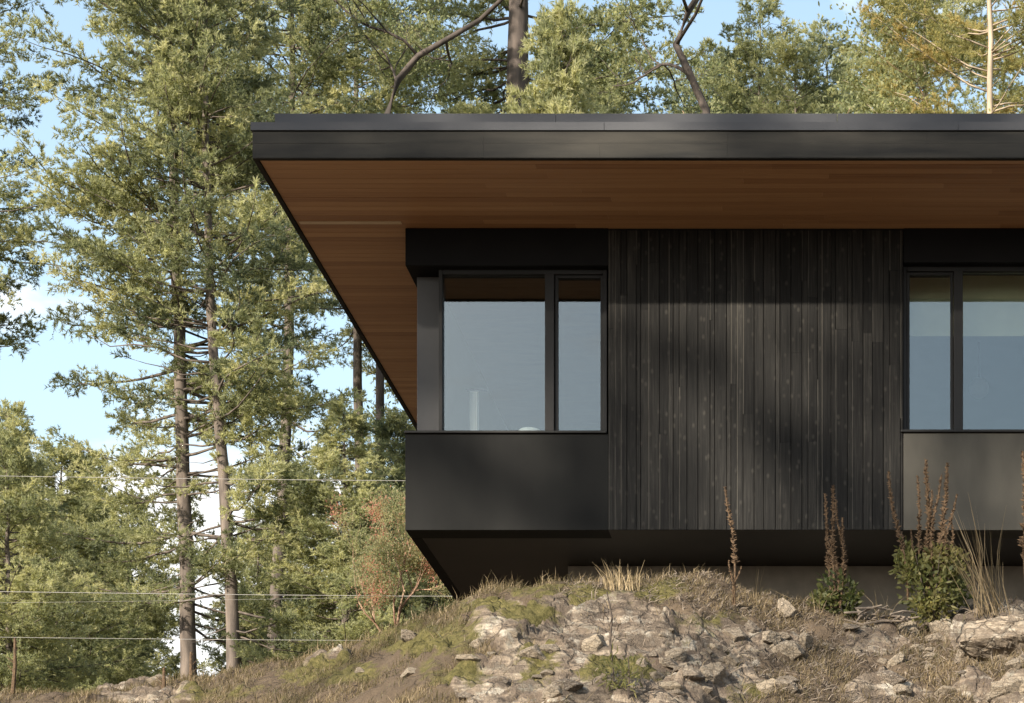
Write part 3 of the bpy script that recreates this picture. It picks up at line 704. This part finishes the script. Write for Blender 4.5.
mb = MB(); _ = [mb.tube([(0,0,-.05),(.12*math.cos(k),.1*math.sin(k),.3),(.22*math.cos(k),.2*math.sin(k),.58)],[.012,.009,.004],5) for k in range(9)]; mb.build('stem', M['stem'], t)
g = ray_ground(1030, 612); t = empty('dead_mullein', g, 'reddish brown flower stalk at the right edge', 'plant', GP)
spikes(t, [(1030,612,1022,452,.03),(1034,612,1030,470,.026)], g.y)

def blades(name, root, n, spread_, h, lean, w, mname, label=None, cat=None, tint=(.55,.2), bend=.35):
    V = []; Fq = []; A = []
    V = np.zeros((n, 6, 3)); a = nrg.uniform(0, 6.28, n); r = spread_*np.sqrt(nrg.random(n))
    P = np.stack([r*np.cos(a), r*np.sin(a)*.7, np.full(n, -.03)], 1)
    hh = h*nrg.uniform(.5, 1.1, n); d = np.stack([nrg.normal(lean[0], lean[1], n), nrg.normal(0, lean[1], n), np.ones(n)], 1); d = unit(d)
    out = np.stack([np.cos(a), np.sin(a), 0*a], 1); sd = unit(np.cross(d, nrg.normal(size=(n, 3))))*w/2
    m = P+d*hh[:, None]*.55; e = P+d*hh[:, None]+(out*.12+d*[[bend, bend, 0]])*hh[:, None]
    e[:, 2] -= .06*hh
    V[:, 0] = P-sd; V[:, 1] = P+sd; V[:, 2] = m+sd*.8; V[:, 3] = m-sd*.8; V[:, 4] = e+sd*.15; V[:, 5] = e-sd*.15
    base_ = np.arange(n)[:, None]*6
    q = np.concatenate([base_+[0,1,2,3], base_+[3,2,4,5]])
    t = np.repeat(np.clip(nrg.normal(tint[0], tint[1], n), 0, 1), 6)
    o = link(name, np_mesh(name, V.reshape(-1, 3), q, {'tint': t}), M[mname], None, root)
    if label: tag(o, label, cat, 'tufts of dry grass on the slope')
    return o
g = ray_ground(992, 618); blades('grass_tuft', g, 60, .18, .95, (-.2, .19), .007, 'grass', 'tall pale grass tuft with arching blades right of the leafy shrub', 'grass tuft', (.75,.15), .05)
g = ray_ground(622, 590); blades('grass_tuft', g, 70, .16, .27, (-.05, .22), .007, 'grass', 'short straw tuft on the crest against the dark underside', 'grass tuft', (.85,.1))
g = ray_ground(754, 606); blades('grass_tuft', g, 9, .07, .42, (-.02, .1), .006, 'grass', 'few thin upright blades right of the single thin stalk', 'grass tuft', (.75,.1))
g = ray_ground(880, 616); blades('grass_tuft', g, 14, .14, .3, (.15, .3), .006, 'grass', 'sparse straw blades between the stalk cluster and the shrub', 'grass tuft', (.7,.15))
g = ray_ground(815, 612); blades('grass_tuft', g, 12, .1, .38, (-.3, .3), .006, 'grass', 'bent straw blades left of the stalk cluster', 'grass tuft', (.7,.15))
# dark dead stem with a small green seedling on the bedrock
g = ray_ground(612, 664); mb = MB(); P = [at(612,664,g.y), at(610,640,g.y), at(612,618,g.y), at(607,592,g.y)]; mb.tube(P, [.012,.011,.009,.005], 6)
for k in range(7):
    s = P[1].lerp(P[3], k/7); mb.tube([s, s+Vector((rng.uniform(-.1,.1), rng.uniform(-.08,.08), rng.uniform(.0,.1)))], [.005,.002], 4)
tag(mb.build('withered_plant', M['stem']), 'dark dead stem standing on the pale bedrock', 'plant')
for px, py, lab in ((628,702,'small green seedling at the foot of the bedrock'),(612,694,'dark little seedling left of the green one on the bedrock')):
    g = ray_ground(px, py); t = empty('seedling', g, lab, 'plant'); mb = MB(); mb.tube([(0,0,-.05),(.01,0,.15),(0,.01,.3)], [.008,.006,.003], 5); mb.build('stem', M['stem'], t)
    leaves(t, [((0,0,.14),(.1,.1,.16),120)], M['shrub'], .07, .012)
# slender dead stalks at the lower left
for px, p0, p1, Y, lab in ((189,703,652,20.4,'reddish stalk in front of the foot of the straight pale trunk'),(162,700,668,20.3,'short brown stalk left of the reddish one at the lower left'),(13,694,638,20.8,'brown stalk at the bottom left corner')):
    a = at(px, p0, Y); a.z = min(a.z, ground_z(a.x, Y)); mb = MB(); e = at(px+2, p1, Y); mb.tube([a, a.lerp(e, .5)+Vector((.01,0,0)), e], [.022,.018,.012], 7)
    for k in range(4): s = a.lerp(e, .4+.15*k); mb.tube([s, s+Vector((rng.uniform(-.08,.08), 0, .06))], [.006,.003], 4)
    tag(mb.build('dead_stalk', M['stalk']), lab, 'plant')
# heap of twigs between stalk cluster and shrub
g = ray_ground(884, 628); t = empty('twig_pile', g, 'heap of grey broken twigs left of the leafy shrub', 'twigs')
for k in range(16):
    mb = MB(); a = Vector((rng.uniform(-.22,.22), rng.uniform(-.1,.12), rng.uniform(.0,.12))); d = Vector((rng.uniform(-.3,.3), rng.uniform(-.12,.12), rng.uniform(-.08,.1)))
    mb.tube([a-d*.6, a+Vector((0,0,.015)), a+d*.6], [.012*rng.uniform(.5,1), .011, .005], 6); mb.build('twig', M['twig'], t)

# ------------------------------------------------------------------ loose rocks
def rock_mesh(seed):
    rg = np.random.default_rng(seed); n = 34
    th = np.linspace(0, math.pi, n); ph = np.linspace(0, 2*math.pi, 2*n, endpoint=False)
    TH, PH = np.meshgrid(th, ph, indexing='ij'); D = np.stack([np.sin(TH)*np.cos(PH), np.sin(TH)*np.sin(PH), np.cos(TH)], -1)
    r = np.ones(TH.shape)*1.15
    for k in range(20):                               # cut by planes: an angular stone
        nn = unit(rg.normal(size=3)); h = rg.uniform(.5, .92); dn = D@nn
        r = np.minimum(r, np.where(dn > .05, h/np.maximum(dn, .05), 9))
    r = r*(1+.16*(fbm(PH*2+seed, TH*3, 4, seed)-.5)+.1*(fbm(PH*7+seed, TH*9, 3, seed)-.5)); r[0] = r[0].mean(); r[-1] = r[-1].mean()
    V = (D*r[..., None]).reshape(-1, 3); i = np.arange(n*2*n).reshape(n, 2*n); j = np.roll(i, -1, 1)
    q = np.stack([i[:-1], i[1:], j[1:], j[:-1]], -1).reshape(-1, 4)
    me = np_mesh('rock', V, q, None, False); me.materials.append(M['rock'])
    return me
RM = [rock_mesh(100+k) for k in range(6)]
def rock(px, py, s, lab, k, flat=.75):
    g = ray_ground(px, py); o = link('rock', RM[k % 6], M['rock'], None, g+Vector((0, .05, s*.25)))
    o.scale = (s*rng.uniform(.9,1.25), s, s*flat); o.rotation_euler = (rng.uniform(-.3,.3), rng.uniform(-.3,.3), rng.uniform(0,6)); tag(o, lab, 'rock', 'loose rocks on the slope')
rock(735, 642, .14, 'bluish grey angular rock on the slope below the single thin stalk', 0)
rock(907, 636, .14, 'square pale tan block at the foot of the leafy shrub', 1, 1)
rock(786, 618, .11, 'tan rock standing left of the stalk cluster', 2, 1.2)
rock(850, 632, .1, 'light grey slab below the stalk cluster', 3, .5)
rock(768, 640, .11, 'rounded tan rock right of the bluish grey one', 4)
rock(936, 642, .11, 'pale rock below the leafy shrub', 5)
rock(1008, 652, .42, 'broad smooth tan boulder at the right edge below the tall grass', 5, .62)
rock(672, 662, .13, 'big tan stone on the bare slope right of the bedrock', 1)
for k in range(120):
    px, py = (rng.uniform(640, 1024), rng.uniform(632, 702)) if k < 95 else (rng.uniform(360, 640), rng.uniform(640, 702))
    rock(px, py, rng.choice([.04,.05,.055,.065,.08,.1,.13]), 'small pale loose stone lying among the dry grass on the slope', k, rng.uniform(.5, .9))

# ------------------------------------------------------------------ grass cover
def grass_cover(name, n, sel, h0, h1, w, tint, lab, cat='grass', lean=.35, mname='grass'):
    X = nrg.uniform(-9.6, 2.4, n); Y = nrg.uniform(15.4, 21.3, n); yc = np.interp(X, cX, cY)
    Z, rk, ms = detail(X, Y); px, py = project(X, Y, Z)
    pr = sel(px, py, rk, ms, yc-Y, X, Y); keep = nrg.random(n) < pr
    X, Y, Z, ms = X[keep], Y[keep], Z[keep], ms[keep]; m = len(X); cl = fbm(X*2.2, Y*2.2, 3, 8)
    hh = (h0+(h1-h0)*nrg.random(m)**2)*(.45+1.1*cl); P = np.stack([X, Y, Z-.01], 1)
    d = unit(np.stack([nrg.normal(.1, lean, m), nrg.normal(-.1, lean, m), np.ones(m)], 1)); sd = unit(np.cross(d, nrg.normal(size=(m, 3))))*w/2
    mid = P+d*hh[:, None]*.55; e = mid+unit(d+np.stack([nrg.normal(.25, .4, m), nrg.normal(-.1, .4, m), -.35+0*X], 1))*hh[:, None]*.5
    V = np.stack([P-sd, P+sd, mid+sd*.75, mid-sd*.75, e], 1)
    b_ = np.arange(m)[:, None]*5
    t = np.repeat(np.clip(nrg.normal(tint[0], tint[1], m)+.5*(cl-.45)-.25*np.clip(ms, 0, 1), 0, 1), 5)
    o = link(name, np_mesh(name, V.reshape(-1, 3), [b_+[0,1,2,3], b_+[3,2,4]], {'tint': t}), M[mname]); tag(o, lab, cat, None, 'stuff'); return o
grass_cover('dry_grass', 230000, lambda px, py, rk, ms, d, X, Y: (1-rk*.95)*(1-.5*np.clip(ms, 0, 1))*sstep(.27, .5, fbm(X*2.2, Y*2.2, 3, 8)+.12*(d < .8))*.9,   .025, .12, .006, (.47,.2), 'short dry straw coloured grass covering the soil of the slope')
grass_cover('crest_grass', 38000, lambda px, py, rk, ms, d, X, Y: (np.abs(d) < .55)*(px > 300)*(px < 760)*(1-.8*rk), .04, .19, .0055, (.9,.12), 'thin seeding grass along the crest below the house', lean=.25)
grass_cover('fallen_twigs', 90000, lambda px, py, rk, ms, d, X, Y: (px > 560)*(1-.75*rk)*.8, .05, .16, .008, (.2,.2), 'brown litter of twigs and dead stems on the right of the slope', 'litter', lean=1.4, mname='twig')

# ------------------------------------------------------------------ light, sky, camera
EL, AZ = R(22.3), R(35)                                # sun behind the camera, to its left
S = Vector((-math.sin(AZ)*math.cos(EL), -math.cos(AZ)*math.cos(EL), math.sin(EL)))
sd = bpy.data.lights.new('sun', 'SUN'); sd.energy = 5.0; sd.angle = R(1.1); sd.color = (1, .9, .76)
so = bpy.data.objects.new('sun', sd); COL.objects.link(so); so.rotation_euler = S.to_track_quat('Z', 'Y').to_euler(); so.location = S*60
w = bpy.data.worlds.new('World'); scene.world = w; w.use_nodes = True; nt = w.node_tree
bg = nt.nodes['Background']; sky = nt.nodes.new('ShaderNodeTexSky'); sky.sky_type = 'NISHITA'; sky.sun_disc = False
sky.sun_elevation = EL; sky.sun_rotation = math.pi+AZ; sky.air_density = 1.0; sky.dust_density = 1.5; sky.ozone_density = 1.5
tc = nt.nodes.new('ShaderNodeTexCoord'); mp = nd(nt, 'ShaderNodeMapping', Scale=(1.6, 1.6, 5)); nt.links.new(tc.outputs['Generated'], mp.inputs[0])
n1 = noise(nt, mp.outputs[0], 2.2, 7, .6)
sep = nt.nodes.new('ShaderNodeSeparateXYZ'); nt.links.new(tc.outputs['Generated'], sep.inputs[0])
low = ramp(nt, sep.outputs['Z'], [(.285,(1,1,1)), (.33,(0,0,0))])
cl = math_(nt, 'MULTIPLY', ramp(nt, math_(nt, 'ADD', n1, math_(nt, 'MULTIPLY', low, .21)), [(.56,(0,0,0)), (.68,(1,1,1))]), .8)
c = mixc(nt, cl, mixc(nt, ramp(nt, sep.outputs['Z'], [(.25,(.6,.6,.6)), (.62,(.1,.1,.1))]), sky.outputs[0], (3.5, 4.55, 4.85)), (5.6, 5.4, 5.2))
nt.links.new(c, bg.inputs[0]); bg.inputs[1].default_value = .135

cd = bpy.data.cameras.new('camera'); cam = bpy.data.objects.new('camera', cd); COL.objects.link(cam); scene.camera = cam
cam.location = (0, 0, 0); cam.rotation_euler = (R(90), 0, 0); cd.sensor_width = 36; cd.lens = F/1024*36
cd.shift_x = (512-PX)/1024; cd.shift_y = (PY-351.5)/1024; cd.clip_start = .1; cd.clip_end = 5000
vs_ = scene.view_settings; vs_.view_transform = 'Standard'; vs_.look = 'None'; vs_.exposure = 1.15; vs_.gamma = 1; vs_.use_curve_mapping = False
scene.render.resolution_x = 1024; scene.render.resolution_y = 703
